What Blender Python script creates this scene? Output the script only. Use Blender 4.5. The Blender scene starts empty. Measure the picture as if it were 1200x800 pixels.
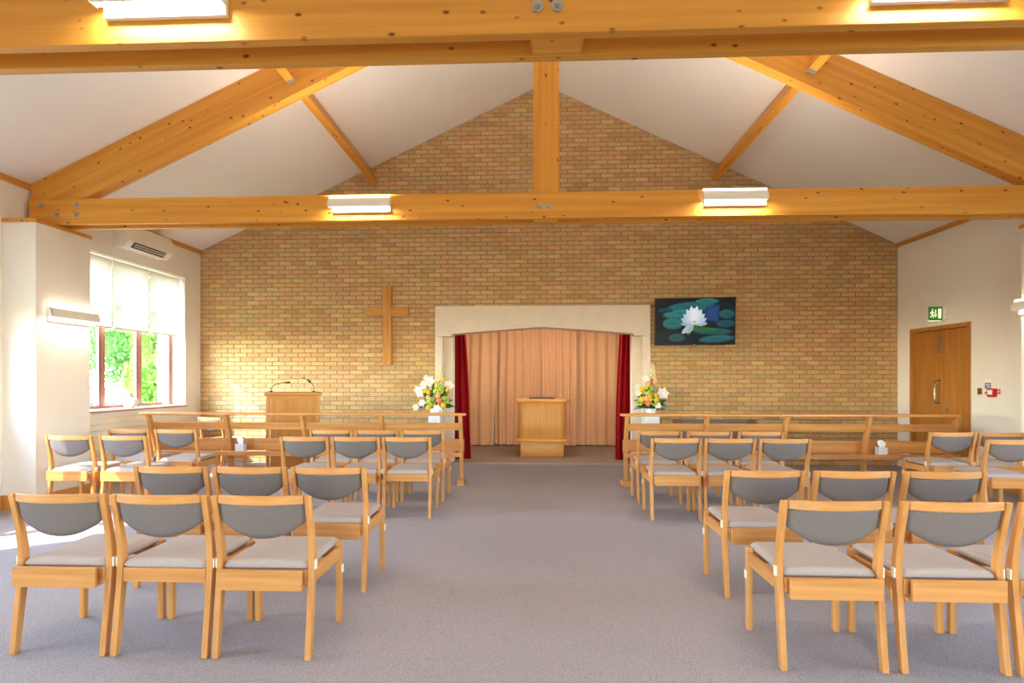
import bpy, bmesh, math, random
from mathutils import Vector, Matrix
random.seed(7)
SC = bpy.context.scene
COL = SC.collection
PI = math.pi

# ------------------------------------------------------------------ camera
CX, TH, F, CY, H = -0.06, 0.043, 656.8, 445.6, 1.4
cam_d = bpy.data.cameras.new('camera'); cam = bpy.data.objects.new('camera', cam_d); COL.objects.link(cam)
cam.location = (CX, 0, H); cam.rotation_euler = (PI/2, 0, TH)
cam_d.sensor_width = 36; cam_d.lens = F/1200*36; cam_d.shift_y = (CY-400)/1200; cam_d.clip_start = .05; cam_d.clip_end = 300
SC.camera = cam
SN, CS = math.sin(TH), math.cos(TH)
def X(px, Y):                       # world x of a pixel column on the plane y = Y
    k = (px-600)/F
    return CX + Y*(k*CS-SN)/(CS+k*SN)
def YW(px, x):                      # world y of a pixel column on the plane x = const
    k = (px-600)/F; xp = x-CX
    return xp*(CS+k*SN)/(k*CS-SN)
def Z(py, x, Y):
    return H + (CY-py)*(-(x-CX)*SN+Y*CS)/F

# ------------------------------------------------------------------ world, sun, exposure
SUN_DIR = Vector((1.0, .72, -1.1)).normalized()
w = bpy.data.worlds.new('sky'); SC.world = w; w.use_nodes = True
nt = w.node_tree; bg = nt.nodes['Background']
sky = nt.nodes.new('ShaderNodeTexSky'); sky.sky_type = 'NISHITA'; sky.sun_disc = False
sky.sun_elevation = math.asin(-SUN_DIR.z); sky.sun_rotation = math.atan2(-SUN_DIR.x, -SUN_DIR.y)
sky.air_density = 1.0; sky.dust_density = 0.2; sky.ozone_density = 1.0
hs = nt.nodes.new('ShaderNodeHueSaturation'); hs.inputs['Saturation'].default_value = .82
nt.links.new(sky.outputs[0], hs.inputs['Color']); nt.links.new(hs.outputs[0], bg.inputs[0])
bg.inputs[1].default_value = 5.5
sl = bpy.data.lights.new('sun', 'SUN'); sl.energy = 16.0; sl.angle = math.radians(.6); sl.color = (1, .97, .93)
so = bpy.data.objects.new('sun', sl); COL.objects.link(so)
so.rotation_euler = SUN_DIR.to_track_quat('-Z', 'Y').to_euler(); so.location = (-20, -12, 25)
SC.view_settings.view_transform = 'Standard'; SC.view_settings.look = 'None'
SC.view_settings.gamma = 1.0; SC.view_settings.use_curve_mapping = False
SC.view_settings.exposure = 0.06
LAMP = 1.0
SC.cycles.use_denoising = True
SC.cycles.max_bounces = 10; SC.cycles.diffuse_bounces = 7; SC.cycles.transparent_max_bounces = 12
SC.cycles.caustics_reflective = False; SC.cycles.caustics_refractive = False
SC.cycles.sample_clamp_indirect = 6

# ------------------------------------------------------------------ materials
def lin(c):
    def f(v):
        v /= 255
        return v/12.92 if v <= .04045 else ((v+.055)/1.055)**2.4
    return (f(c[0]), f(c[1]), f(c[2]), 1)
MATS = {}
def newmat(name):
    m = bpy.data.materials.new(name); m.use_nodes = True; MATS[name] = m
    return m, m.node_tree, m.node_tree.nodes['Principled BSDF']
def N(t, typ, **kw):
    n = t.nodes.new(typ)
    for k, v in kw.items(): setattr(n, k, v)
    return n
def coords(t, scale=(1,1,1), kind='Object'):
    tc = N(t, 'ShaderNodeTexCoord'); mp = N(t, 'ShaderNodeMapping'); mp.inputs['Scale'].default_value = scale
    t.links.new(tc.outputs[kind], mp.inputs[0]); return mp.outputs[0]
def ramp(t, fac, stops):
    r = N(t, 'ShaderNodeValToRGB'); e = r.color_ramp.elements
    while len(e) < len(stops): e.new(.5)
    for i, (p, c) in enumerate(stops): e[i].position = p; e[i].color = c
    t.links.new(fac, r.inputs[0]); return r.outputs[0]
def plain(name, c, rough=.6, noise=.05, scale=8, metal=0, bump=0, bscale=80, spec=.4):
    m, t, b = newmat(name)
    c0 = lin(c); v = coords(t)
    n = N(t, 'ShaderNodeTexNoise'); n.inputs['Scale'].default_value = scale; n.inputs['Detail'].default_value = 4
    t.links.new(v, n.inputs['Vector'])
    lo = tuple(x*(1-noise) for x in c0[:3])+(1,); hi = tuple(min(1, x*(1+noise)) for x in c0[:3])+(1,)
    t.links.new(ramp(t, n.outputs[0], [(.3, lo), (.7, hi)]), b.inputs['Base Color'])
    b.inputs['Roughness'].default_value = rough; b.inputs['Metallic'].default_value = metal; b.inputs['Specular IOR Level'].default_value = spec
    if bump:
        n2 = N(t, 'ShaderNodeTexNoise'); n2.inputs['Scale'].default_value = bscale; t.links.new(v, n2.inputs['Vector'])
        bp = N(t, 'ShaderNodeBump'); bp.inputs['Strength'].default_value = bump; bp.inputs['Distance'].default_value = .004
        t.links.new(n2.outputs[0], bp.inputs['Height']); t.links.new(bp.outputs[0], b.inputs['Normal'])
    return m
def wood(name, a, bcol, axis, rough=.42, knots=False, fine=26, along=1.2, spec=.4):
    m, t, b = newmat(name)
    s = [fine]*3; s['xyz'.index(axis)] = along
    v = coords(t, tuple(s))
    n = N(t, 'ShaderNodeTexNoise'); n.inputs['Scale'].default_value = 1; n.inputs['Detail'].default_value = 5; n.inputs['Distortion'].default_value = .4
    t.links.new(v, n.inputs['Vector'])
    oi = N(t, 'ShaderNodeObjectInfo')
    c = ramp(t, n.outputs[0], [(.3, lin(bcol)), (.68, lin(a))])
    hsv = N(t, 'ShaderNodeHueSaturation')
    mr = N(t, 'ShaderNodeMapRange'); mr.inputs['To Min'].default_value = .93; mr.inputs['To Max'].default_value = 1.06
    t.links.new(oi.outputs['Random'], mr.inputs['Value']); t.links.new(mr.outputs[0], hsv.inputs['Value'])
    t.links.new(c, hsv.inputs['Color']); c = hsv.outputs[0]
    if knots:
        s = [11]*3; s['xyz'.index(axis)] = 6.0
        v2 = coords(t, tuple(s))
        vo = N(t, 'ShaderNodeTexVoronoi'); vo.inputs['Scale'].default_value = 1.0; t.links.new(v2, vo.inputs['Vector'])
        k = ramp(t, vo.outputs['Distance'], [(.07, (1,1,1,1)), (.15, (0,0,0,1))])
        mx = N(t, 'ShaderNodeMix', data_type='RGBA'); mx.inputs['B'].default_value = lin((105, 45, 10))
        t.links.new(k, mx.inputs['Factor']); t.links.new(c, mx.inputs['A']); c = mx.outputs['Result']
    t.links.new(c, b.inputs['Base Color']); b.inputs['Roughness'].default_value = rough; b.inputs['Specular IOR Level'].default_value = spec
    return m
for ax in 'xyz':
    wood('beech_'+ax, (210, 150, 86), (186, 124, 64), ax)
    wood('oak_'+ax, (214, 152, 74), (192, 128, 56), ax)
    wood('pine_'+ax, (220, 156, 62), (200, 131, 42), ax, knots=True, fine=16, along=.5, rough=.5)
wood('door_wood', (186, 126, 58), (164, 104, 42), 'z', fine=30)
wood('sash_wood', (168, 110, 90), (148, 90, 70), 'z')
plain('wall_paint', (234, 228, 220), .85, .015, 2, bump=.08, bscale=220, spec=.2)
plain('ceiling_paint', (238, 232, 225), .9, .012, 1.5, spec=.2)
plain('white_gloss', (240, 238, 232), .4, .01)
plain('pedestal_white', (236, 236, 238), .5, .02)
plain('ac_white', (236, 230, 216), .4, .01)
plain('board_paint', (232, 224, 206), .6, .02)
plain('stone', (228, 214, 196), .8, .05, 5, bump=.15, bscale=90, spec=.2)
plain('mortar', (142, 124, 92), .95, .12, 30, bump=.3, bscale=160, spec=.1)
plain('fabric', (120, 110, 105), .95, .10, 160, bump=.4, bscale=420, spec=.1)
plain('fabric_seat', (172, 160, 152), .95, .08, 160, bump=.4, bscale=420, spec=.1)
plain('dark_grey', (60, 60, 66), .6)
plain('steel', (190, 188, 182), .3, .04, metal=1)
plain('zinc', (176, 176, 172), .45, .08, 60, metal=.8)
plain('brass', (150, 120, 60), .4, .05, metal=.8)
plain('black', (14, 14, 16), .35)
plain('red_plastic', (190, 22, 26), .4)
plain('blue_print', (30, 90, 150), .5)
plain('white_paper', (238, 238, 236), .8)
plain('tissue_print', (214, 214, 216), .7, .2, 60)
plain('clip', (228, 218, 196), .5)
plain('lamp_metal', (232, 228, 220), .4, .02)
plain('curtain_red', (140, 8, 20), .8, .12, 30, spec=.15)
plain('curtain_peach', (206, 160, 124), .85, .05, 20, spec=.15)
plain('leaf_dark', (58, 84, 42), .6, .3, 20)
plain('leaf_silver', (140, 156, 140), .7, .2, 20)
plain('fl_white', (240, 236, 226), .7, .05)
plain('fl_cream', (242, 232, 196), .7, .08)
plain('fl_yellow', (246, 196, 20), .7, .08)
plain('fl_lime', (186, 204, 84), .7, .15, 60)
plain('fl_peach', (246, 176, 140), .7, .1)
plain('fl_coral', (240, 130, 90), .7, .1)
plain('leaf_tree', (120, 170, 62), .7, .35, 3)
plain('leaf_tree_dark', (92, 140, 66), .7, .35, 3)
plain('bark', (120, 104, 84), .9, .2, 10)
plain('shrub_pale', (150, 154, 136), .8, .2, 6)
plain('grass', (120, 132, 92), .95, .25, 4)
plain('render_white', (238, 234, 226), .85, .03)
plain('vase_white', (232, 230, 224), .35, .04)
plain('vase_grey', (120, 112, 108), .5, .1)
plain('settee_wood', (120, 78, 44), .5, .1)
def translucent_leaf(name):
    m = MATS[name]; t = m.node_tree; b = t.nodes['Principled BSDF']; out = t.nodes['Material Output']
    tr = N(t, 'ShaderNodeBsdfTranslucent'); mx = N(t, 'ShaderNodeMixShader'); mx.inputs[0].default_value = .4
    src = b.inputs['Base Color'].links[0].from_socket
    t.links.new(src, tr.inputs[0]); t.links.new(b.outputs[0], mx.inputs[1]); t.links.new(tr.outputs[0], mx.inputs[2]); t.links.new(mx.outputs[0], out.inputs[0])
translucent_leaf('leaf_tree'); translucent_leaf('leaf_tree_dark')
# carpet: woven loops
def carpet(name, a, bcol):
    m, t, b = newmat(name)
    v = coords(t, (1,1,1))
    rot = N(t, 'ShaderNodeMapping'); rot.inputs['Rotation'].default_value = (0, 0, .6); t.links.new(v, rot.inputs[0])
    vo = N(t, 'ShaderNodeTexVoronoi'); vo.inputs['Scale'].default_value = 95; vo.inputs['Randomness'].default_value = .35; t.links.new(rot.outputs[0], vo.inputs['Vector'])
    n = N(t, 'ShaderNodeTexNoise'); n.inputs['Scale'].default_value = 260; n.inputs['Detail'].default_value = 2; t.links.new(v, n.inputs['Vector'])
    n3 = N(t, 'ShaderNodeTexNoise'); n3.inputs['Scale'].default_value = 1.3; n3.inputs['Detail'].default_value = 3; t.links.new(v, n3.inputs['Vector'])
    c1 = ramp(t, vo.outputs['Distance'], [(.1, lin(a)), (.75, lin(bcol))])
    mx = N(t, 'ShaderNodeMix', data_type='RGBA', blend_type='MULTIPLY'); mx.inputs['Factor'].default_value = 1
    t.links.new(c1, mx.inputs['A']); t.links.new(ramp(t, n.outputs[0], [(.3, (.82,.82,.82,1)), (.7, (1.0,1.0,1.0,1))]), mx.inputs['B'])
    mx2 = N(t, 'ShaderNodeMix', data_type='RGBA', blend_type='MULTIPLY'); mx2.inputs['Factor'].default_value = 1
    t.links.new(mx.outputs['Result'], mx2.inputs['A']); t.links.new(ramp(t, n3.outputs[0], [(.3, (.95,.95,.95,1)), (.7, (1,1,1,1))]), mx2.inputs['B'])
    t.links.new(mx2.outputs['Result'], b.inputs['Base Color'])
    bp = N(t, 'ShaderNodeBump'); bp.inputs['Strength'].default_value = .5; bp.inputs['Distance'].default_value = .004; bp.invert = True
    t.links.new(vo.outputs['Distance'], bp.inputs['Height']); t.links.new(bp.outputs[0], b.inputs['Normal'])
    b.inputs['Roughness'].default_value = .97; b.inputs['Specular IOR Level'].default_value = .1
carpet('carpet', (192, 186, 188), (146, 140, 142))
carpet('carpet_warm_light', (160, 138, 122), (116, 98, 86))  # same carpet; the alcove's warm light is put into its colour as brown
# per-piece colours carried by the pieces themselves
def attr_mat(name, emit=0, rough=.9, noise=.18):
    m, t, b = newmat(name)
    a = N(t, 'ShaderNodeAttribute', attribute_name='col')
    if emit:
        b.inputs['Base Color'].default_value = (0.01, 0.01, 0.01, 1); b.inputs['Roughness'].default_value = .35; b.inputs['Specular IOR Level'].default_value = .15
        t.links.new(a.outputs[0], b.inputs['Emission Color']); b.inputs['Emission Strength'].default_value = emit
        return
    v = coords(t, (1,1,1)); n = N(t, 'ShaderNodeTexNoise'); n.inputs['Scale'].default_value = 30; n.inputs['Detail'].default_value = 5; t.links.new(v, n.inputs['Vector'])
    mx = N(t, 'ShaderNodeMix', data_type='RGBA', blend_type='MULTIPLY'); mx.inputs['Factor'].default_value = 1
    t.links.new(a.outputs[0], mx.inputs['A']); t.links.new(ramp(t, n.outputs[0], [(.3, (1-noise,)*3+(1,)), (.7, (1,1,1,1))]), mx.inputs['B'])
    t.links.new(mx.outputs['Result'], b.inputs['Base Color']); b.inputs['Roughness'].default_value = rough; b.inputs['Specular IOR Level'].default_value = .15
    bp = N(t, 'ShaderNodeBump'); bp.inputs['Strength'].default_value = .25; bp.inputs['Distance'].default_value = .003
    t.links.new(n.outputs[0], bp.inputs['Height']); t.links.new(bp.outputs[0], b.inputs['Normal'])
attr_mat('brick'); attr_mat('screen_emit', emit=.75)
def emit(name, c, s):
    m, t, b = newmat(name); b.inputs['Base Color'].default_value = lin(c); b.inputs['Emission Color'].default_value = lin(c); b.inputs['Emission Strength'].default_value = s
emit('lamp_glow', (255, 244, 224), 3.0)
emit('exit_green', (8, 120, 60), .35); emit('exit_white', (236, 236, 190), .9)
def glass():
    m, t, b = newmat('glass'); out = t.nodes['Material Output']
    tr = N(t, 'ShaderNodeBsdfTransparent'); tr.inputs[0].default_value = (.96, .98, .97, 1)
    gl = N(t, 'ShaderNodeBsdfGlossy'); gl.inputs['Roughness'].default_value = .02
    mx = N(t, 'ShaderNodeMixShader'); mx.inputs[0].default_value = .05
    t.links.new(tr.outputs[0], mx.inputs[1]); t.links.new(gl.outputs[0], mx.inputs[2]); t.links.new(mx.outputs[0], out.inputs[0])
glass()
def blind():
    m, t, b = newmat('blind'); out = t.nodes['Material Output']
    v = coords(t); n = N(t, 'ShaderNodeTexNoise'); n.inputs['Scale'].default_value = 200; t.links.new(v, n.inputs['Vector'])
    c = ramp(t, n.outputs[0], [(.3, lin((232, 230, 222))), (.7, lin((244, 242, 236)))])
    d = N(t, 'ShaderNodeBsdfDiffuse'); tr = N(t, 'ShaderNodeBsdfTranslucent')
    t.links.new(c, d.inputs[0]); t.links.new(c, tr.inputs[0])
    mx = N(t, 'ShaderNodeMixShader'); mx.inputs[0].default_value = .10
    t.links.new(d.outputs[0], mx.inputs[1]); t.links.new(tr.outputs[0], mx.inputs[2]); t.links.new(mx.outputs[0], out.inputs[0])
blind()

# ------------------------------------------------------------------ mesh builder
class MB:
    def __init__(s): s.v = []; s.f = []; s.c = []; s.cc = None
    def add(s, vs, fs):
        o = len(s.v); s.v += [tuple(p) for p in vs]; s.f += [tuple(i+o for i in f) for f in fs]
        s.c += [s.cc]*len(fs); return s
    def box(s, x0, x1, y0, y1, z0, z1):
        return s.add([(x0,y0,z0),(x1,y0,z0),(x1,y1,z0),(x0,y1,z0),(x0,y0,z1),(x1,y0,z1),(x1,y1,z1),(x0,y1,z1)],
                     [(3,2,1,0),(4,5,6,7),(0,1,5,4),(1,2,6,5),(2,3,7,6),(3,0,4,7)])
    def loft(s, rings, cap=True, closed=False):
        n = len(rings[0]); vs = [p for r in rings for p in r]; fs = []
        m = len(rings)
        for i in range(m if closed else m-1):
            for j in range(n):
                a, b = i*n+j, i*n+(j+1)%n; i2 = (i+1) % m
                fs.append((a, b, i2*n+(j+1)%n, i2*n+j))
        if cap and not closed:
            fs.append(tuple(range(n-1, -1, -1))); fs.append(tuple((m-1)*n+j for j in range(n)))
        return s.add(vs, fs)
    def prism(s, poly, axis, a, b):           # poly in the other two axes, extruded from a to b along axis
        def P(p, t): return {'x': (t, p[0], p[1]), 'y': (p[0], t, p[1]), 'z': (p[0], p[1], t)}[axis]
        return s.loft([[P(p, a) for p in poly], [P(p, b) for p in poly]])
    def tube(s, pts, r, n=8):
        pts = [Vector(p) for p in pts]; rings = []; up = Vector((0,0,1))
        for i, p in enumerate(pts):
            d = (pts[min(i+1, len(pts)-1)]-pts[max(i-1, 0)]).normalized()
            u = up if abs(d.dot(up)) < .95 else Vector((1,0,0))
            a = d.cross(u).normalized(); b = a.cross(d).normalized()
            rr = r[i] if isinstance(r, (list, tuple)) else r
            rings.append([p+(a*math.cos(t)+b*math.sin(t))*rr for t in (2*PI*j/n for j in range(n))])
        return s.loft(rings)
    def lathe(s, prof, n=16, c=(0,0,0)):
        return s.loft([[(c[0]+r*math.cos(2*PI*j/n), c[1]+r*math.sin(2*PI*j/n), c[2]+z) for j in range(n)] for r, z in prof])
    def disc(s, c, r, axis, t, n=14):
        poly = [(math.cos(2*PI*j/n)*r, math.sin(2*PI*j/n)*r) for j in range(n)]
        i = 'xyz'.index(axis); o = [c[k] for k in range(3) if k != i]
        return s.prism([(p[0]+o[0], p[1]+o[1]) for p in poly], axis, c[i], c[i]+t)
    def ball(s, c, r, n=8, m=5, sq=(1,1,1)):
        rings = []
        for i in range(m+1):
            a = -PI/2+PI*(i+.001 if i == 0 else i-.001 if i == m else i)/m
            rings.append([(c[0]+sq[0]*r*math.cos(a)*math.cos(2*PI*j/n), c[1]+sq[1]*r*math.cos(a)*math.sin(2*PI*j/n), c[2]+sq[2]*r*math.sin(a)) for j in range(n)])
        return s.loft(rings)
    def mesh(s, name, mat, bevel=0, smooth=False, seg=2, fix=True):
        me = bpy.data.meshes.new(name); me.from_pydata(s.v, [], s.f)
        if any(c is not None for c in s.c):
            at = me.attributes.new('col', 'FLOAT_COLOR', 'FACE')
            at.data.foreach_set('color', [x for c in s.c for x in (c or (1,1,1,1))])
        if fix or bevel:
            bm = bmesh.new(); bm.from_mesh(me)
            if fix: bmesh.ops.recalc_face_normals(bm, faces=bm.faces)
            if bevel: bmesh.ops.bevel(bm, geom=[e for e in bm.edges if e.is_manifold and e.calc_face_angle(0) > .5], offset=bevel, segments=seg, profile=.5, affect='EDGES')
            bm.to_mesh(me); bm.free()
        if smooth:
            me.polygons.foreach_set('use_smooth', [True]*len(me.polygons))
            if smooth != 'all':
                me.set_sharp_from_angle(angle=math.radians(42))
        me.materials.append(MATS[mat]); me.update(); return me
    def build(s, name, mat, parent=None, **kw):
        o = bpy.data.objects.new(name, s.mesh(name, mat, **kw)); COL.objects.link(o); o.parent = parent; return o
def B(x0, x1, y0, y1, z0, z1): return MB().box(x0, x1, y0, y1, z0, z1)
def empty(name, loc=(0,0,0), rz=0):
    o = bpy.data.objects.new(name, None); o.empty_display_size = .1; COL.objects.link(o); o.location = loc; o.rotation_euler = (0,0,rz); return o
def tag(o, label, cat, group=None):
    o['label'] = label; o['category'] = cat
    if group: o['group'] = group
    return o
def struct(o, label=None):
    o['kind'] = 'structure'
    if label: o['label'] = label
    return o
def copy_tree(o, parent=None):
    c = o.copy(); COL.objects.link(c); c.parent = parent
    for ch in list(o.children): copy_tree(ch, c)
    return c

# ------------------------------------------------------------------ room shell
W, D, E, A, XR = 5.867, 9.465, 3.639, 6.388, .05     # half width, gable wall, eaves, apex, ridge x
YB = -3.6                                         # wall behind the camera
SLO_L = (A-E)/(W+XR); SLO_R = (A-E)/(W-XR)
def ceil_z(x): return A-(XR-x)*SLO_L if x < XR else A-(x-XR)*SLO_R
struct(B(-W-.3, W+.3, YB-.3, D+.05, -.15, 0).build('floor', 'carpet'), 'grey woven loop carpet')
struct(B(-2.2, 2.2, D+.05, 12.5, -.15, .0).build('floor_alcove', 'carpet_warm_light'), 'same carpet in the curtained alcove, browned by painted warm light')
WF = YW(217, -W)
WIN = [(WF-2.26, WF), (3.20, 5.52), (-.05, 2.2)]
ZS, ZT = Z(475, -W, WF), Z(325, -W, WF)
def side_wall(name, xs, openings, y0, y1, label):
    m = MB(); x0, x1 = xs; y = y0
    for (a, b, z0, z1) in sorted(openings):
        m.box(x0, x1, y, a, 0, E)
        if z0 > 0: m.box(x0, x1, a, b, 0, z0)
        m.box(x0, x1, a, b, z1, E); y = b
    m.box(x0, x1, y, y1, 0, E)
    return struct(m.build(name, 'wall_paint'), label)
wl = side_wall('wall_left', (-W-.3, -W), [(a, b, ZS, ZT) for a, b in WIN], YB, D, 'white painted wall with windows')
DOOR = (YW(1138, W), YW(1067, W), 0, Z(386, W, YW(1067, W)))
wr = side_wall('wall_right', (W, W+.3), [DOOR, (3.20, 5.52, ZS, ZT), (-.05, 2.2, ZS, ZT)], YB, D, 'plain cream wall with a double door')
# ceiling slopes
for side, nm in ((-1, 'ceiling_left'), (1, 'ceiling_right')):
    xe = side*(W+.55)
    poly = [(XR, A), (xe, ceil_z(xe)), (xe, ceil_z(xe)+.14), (XR, A+.14)]
    struct(MB().prism(poly, 'y', YB-.3, D+.3).build(nm, 'ceiling_paint'), 'sloping white plaster ceiling')
# rear gable, with a glazed opening added to let daylight in
m = MB(); m.box(-W, -1.2, YB-.3, YB, 0, E); m.box(1.2, W, YB-.3, YB, 0, E); m.box(-1.2, 1.2, YB-.3, YB, 2.3, E)
m.prism([(-W, E), (W, E), (XR, A)], 'y', YB-.3, YB)
struct(m.build('wall_rear', 'wall_paint'), 'white gable wall behind the viewer')

# brick gable wall
SX0, SX1 = X(510, D), X(762, D); SZT = Z(358, 0, D)          # stone surround, outer edges
JX0, JX1 = X(519, D), X(753, D)
m = MB(); m.prism([(-W-.3, -.1), (SX0+.05, -.1), (SX0+.05, SZT-.05), (SX1-.05, SZT-.05), (SX1-.05, -.1), (W+.3, -.1), (W+.3, E-.15), (W, E), (XR, A), (-W, E), (-W-.3, E-.15)], 'y', D+.006, D+.3)
wb = struct(m.build('wall_back', 'mortar'), 'gable wall of pale buff bricks')
def clip(poly, nx, nz, c):                        # keep nx*x+nz*z <= c
    out = []
    for i in range(len(poly)):
        p, q = poly[i], poly[(i+1) % len(poly)]
        dp, dq = nx*p[0]+nz*p[1]-c, nx*q[0]+nz*q[1]-c
        if dp <= 0: out.append(p)
        if dp*dq < 0:
            t = dp/(dp-dq); out.append((p[0]+(q[0]-p[0])*t, p[1]+(q[1]-p[1])*t))
    return out
BR = [(214,178,124), (208,170,118), (218,182,132), (212,166,120), (206,170,118), (218,176,126), (206,176,122), (202,162,108), (214,165,123), (206,172,128), (214,178,124), (210,172,116)]
def brick_col():
    c = random.choice(BR); k = random.uniform(.95, 1.03)
    return lin(tuple(min(255, v*k) for v in c))
bricks = []
bl, bh, j = .215, .065, .010
row = 0; z = .004
while z < A:
    off = -W-.3+(row % 2)*(bl+j)/2
    x = off
    while x < W:
        x0, x1, z0, z1 = x, x+bl, z, z+bh; x += bl+j
        if x1 <= -W or x0 >= W: continue
        p = [(x0,z0),(x1,z0),(x1,z1),(x0,z1)]
        for (nx, nz, c) in ((-1,0,W-.002), (1,0,W-.002), (-SLO_L, 1, A-SLO_L*XR-.004), (SLO_R, 1, A+SLO_R*XR-.004)):
            if p: p = clip(p, nx, nz, c)
        if not p: continue
        if z0 < SZT and x1 > SX0 and x0 < SX1:    # against the stone surround
            if x0 >= SX0 and x1 <= SX1 and z1 <= SZT+.02: continue
            if z1 <= SZT+.02:
                p = clip(p, 1, 0, SX0-.006) if x0 < SX0 else clip(p, -1, 0, -SX1-.006)
            else: p = clip(p, 0, -1, -SZT-.006)
        if len(p) < 3: continue
        full = len(p) == 4 and abs(p[1][0]-p[0][0]-bl) < 1e-6 and abs(p[2][1]-p[1][1]-bh) < 1e-6
        bricks.append((p, full))
    z += bh+j; row += 1
def brick_geo(m, p, yf):
    cx = sum(q[0] for q in p)/len(p); cz = sum(q[1] for q in p)/len(p)
    inner = [(cx+(q[0]-cx)*(1-.004/.11), cz+(q[1]-cz)*(1-.004/.033)) for q in p]
    m.loft([[(q[0], D+.02, q[1]) for q in p], [(q[0], yf+.003, q[1]) for q in p], [(q[0], yf, q[1]) for q in inner]])
def shows(b):                                      # pixel area of an unhidden whole brick
    p, full = b
    if not full: return 0
    x0, z0 = p[0]; d = -(x0-CX)*SN+D*CS; px = 600+F*((x0+.1-CX)*CS+D*SN)/d; py = CY-F*(z0-H)/d
    if py < 268 or py > 474 or (760 < px < 868 and py < 412) or px > 1040: return 0
    return 1/d/d
order = sorted(range(len(bricks)), key=lambda i: -shows(bricks[i]))
single = set(order[:300])
variants = []
for k in range(24):
    m = MB(); m.cc = brick_col(); yf = D-random.uniform(0, .003)
    brick_geo(m, [(-bl/2,-bh/2),(bl/2,-bh/2),(bl/2,bh/2),(-bl/2,bh/2)], yf)
    variants.append(m.mesh('brick', 'brick', fix=True))
rest = MB()
for i, (p, full) in enumerate(bricks):
    if i in single:
        o = bpy.data.objects.new('brick', random.choice(variants)); COL.objects.link(o); o.parent = wb
        o.location = (p[0][0]+bl/2, 0, p[0][1]+bh/2)
    else:
        rest.cc = brick_col(); brick_geo(rest, p, D-random.uniform(0, .003))
o = rest.build('brickwork', 'brick', wb); o['kind'] = 'stuff'

# alcove shell
m = MB(); AX0, AX1 = SX0+.06, SX1-.06; AY1 = 12.35
m.box(AX0-.5, AX0-.35, D+.3, AY1, 0, 2.9); m.box(AX1+.35, AX1+.5, D+.3, AY1, 0, 2.9); m.box(AX0-.5, AX1+.5, AY1, AY1+.15, 0, 2.9); m.box(AX0-.5, AX1+.5, D+.3, AY1+.15, 2.9, 3.0)
m.box(AX0-.5, SX0+.05, D+.2, D+.31, 0, 2.9); m.box(SX1-.05, AX1+.5, D+.2, D+.31, 0, 2.9)
struct(m.build('wall_alcove', 'wall_paint'), 'plain walls enclosing the alcove')
# stone surround
sur = struct(empty('trim_3', ((SX0+SX1)/2, D, 0)), 'pale stone surround framing the curtained alcove')
def sub(mb, name, mat, par, **kw):               # mesh given in world coordinates, parented to an Empty
    o = mb.build(name, mat, par, **kw); o.matrix_parent_inverse = Matrix.Translation(-Vector(par.location)); return o
IX0, IX1 = X(530, D), X(742, D); ZC = Z(394, 0, D); ZE = Z(391, 0, D); ZAP = Z(383, 0, D); yf = D-.03
sub(MB().prism([(SX0, ZC), (IX0, ZC), (IX0, ZE), ((SX0+SX1)/2, ZAP), (IX1, ZE), (IX1, ZC), (SX1, ZC), (SX1, SZT), (SX0, SZT)], 'y', yf, D+.3), 'lintel', 'stone', sur, bevel=.006)
for a, b, c in ((SX0, JX0, IX0), (SX1, JX1, IX1)):
    sub(B(min(a,b), max(a,b), yf, D+.3, 0, ZC-.001), 'jamb', 'stone', sur, bevel=.006)
    sub(B(min(b,c), max(b,c), D+.10, D+.3, 0, ZC-.001), 'inner_jamb', 'stone', sur, bevel=.006)

# piers with oak caps
def pier(name, side, xin, y0, y1):
    xo = side*W
    o = struct(B(min(xo,xin), max(xo,xin), y0, y1, 0, 3.12).build(name, 'wall_paint'), 'white boxed pier carrying the roof truss')
    c = B(min(xo,xin-side*.015), max(xo,xin-side*.015), y0-.015, y1+.015, 3.12, 3.16).build('cap', 'pine_y', o)
    B(min(xo,xin-side*.012), max(xo,xin-side*.012), y0-.012, y1+.012, 0, .15).build('skirting', 'oak_y', o)
YT, YN, YT3 = 6.245, 2.985, -.2
PL, PR = X(42, 5.86), X(1197, 6.60)
pier('wall_pier_left', -1, PL, 5.86, 6.60); pier('wall_pier_right', 1, PR, 5.86, 6.60)
pier('wall_pier_left_near', -1, PL, 2.66, 3.15); pier('wall_pier_right_near', 1, PR, 2.66, 3.15)
# coving strips and skirting
for side, nm in ((-1, 'trim_1'), (1, 'trim_2')):
    m = MB(); x = side*W
    m.prism([(x, E-.06), (x-side*.022, E-.06), (x-side*.022, E+.008), (x, E)], 'y', YB, D-.005)
    struct(m.build(nm, 'oak_y'), 'slim oak strip where wall meets ceiling')
def skirt(name, side, y0, y1):
    x = side*W; struct(B(min(x, x-side*.02), max(x, x-side*.02), y0, y1, 0, .15).build(name, 'oak_y'), 'oak skirting board')
skirt('baseboard_left', -1, 3.17, 5.84); skirt('baseboard_left_far', -1, 6.62, D-.01)
skirt('baseboard_right', 1, 3.17, 5.84); skirt('baseboard_right_far', 1, 6.62, DOOR[0]-.01)

# painted boards under the far window
z = .155
for k in range(9):
    B(-W-.001, -W+.018, 6.62, WF+.06, z, z+.074).build('plank', 'board_paint', wl, bevel=.006); z += .083

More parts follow.
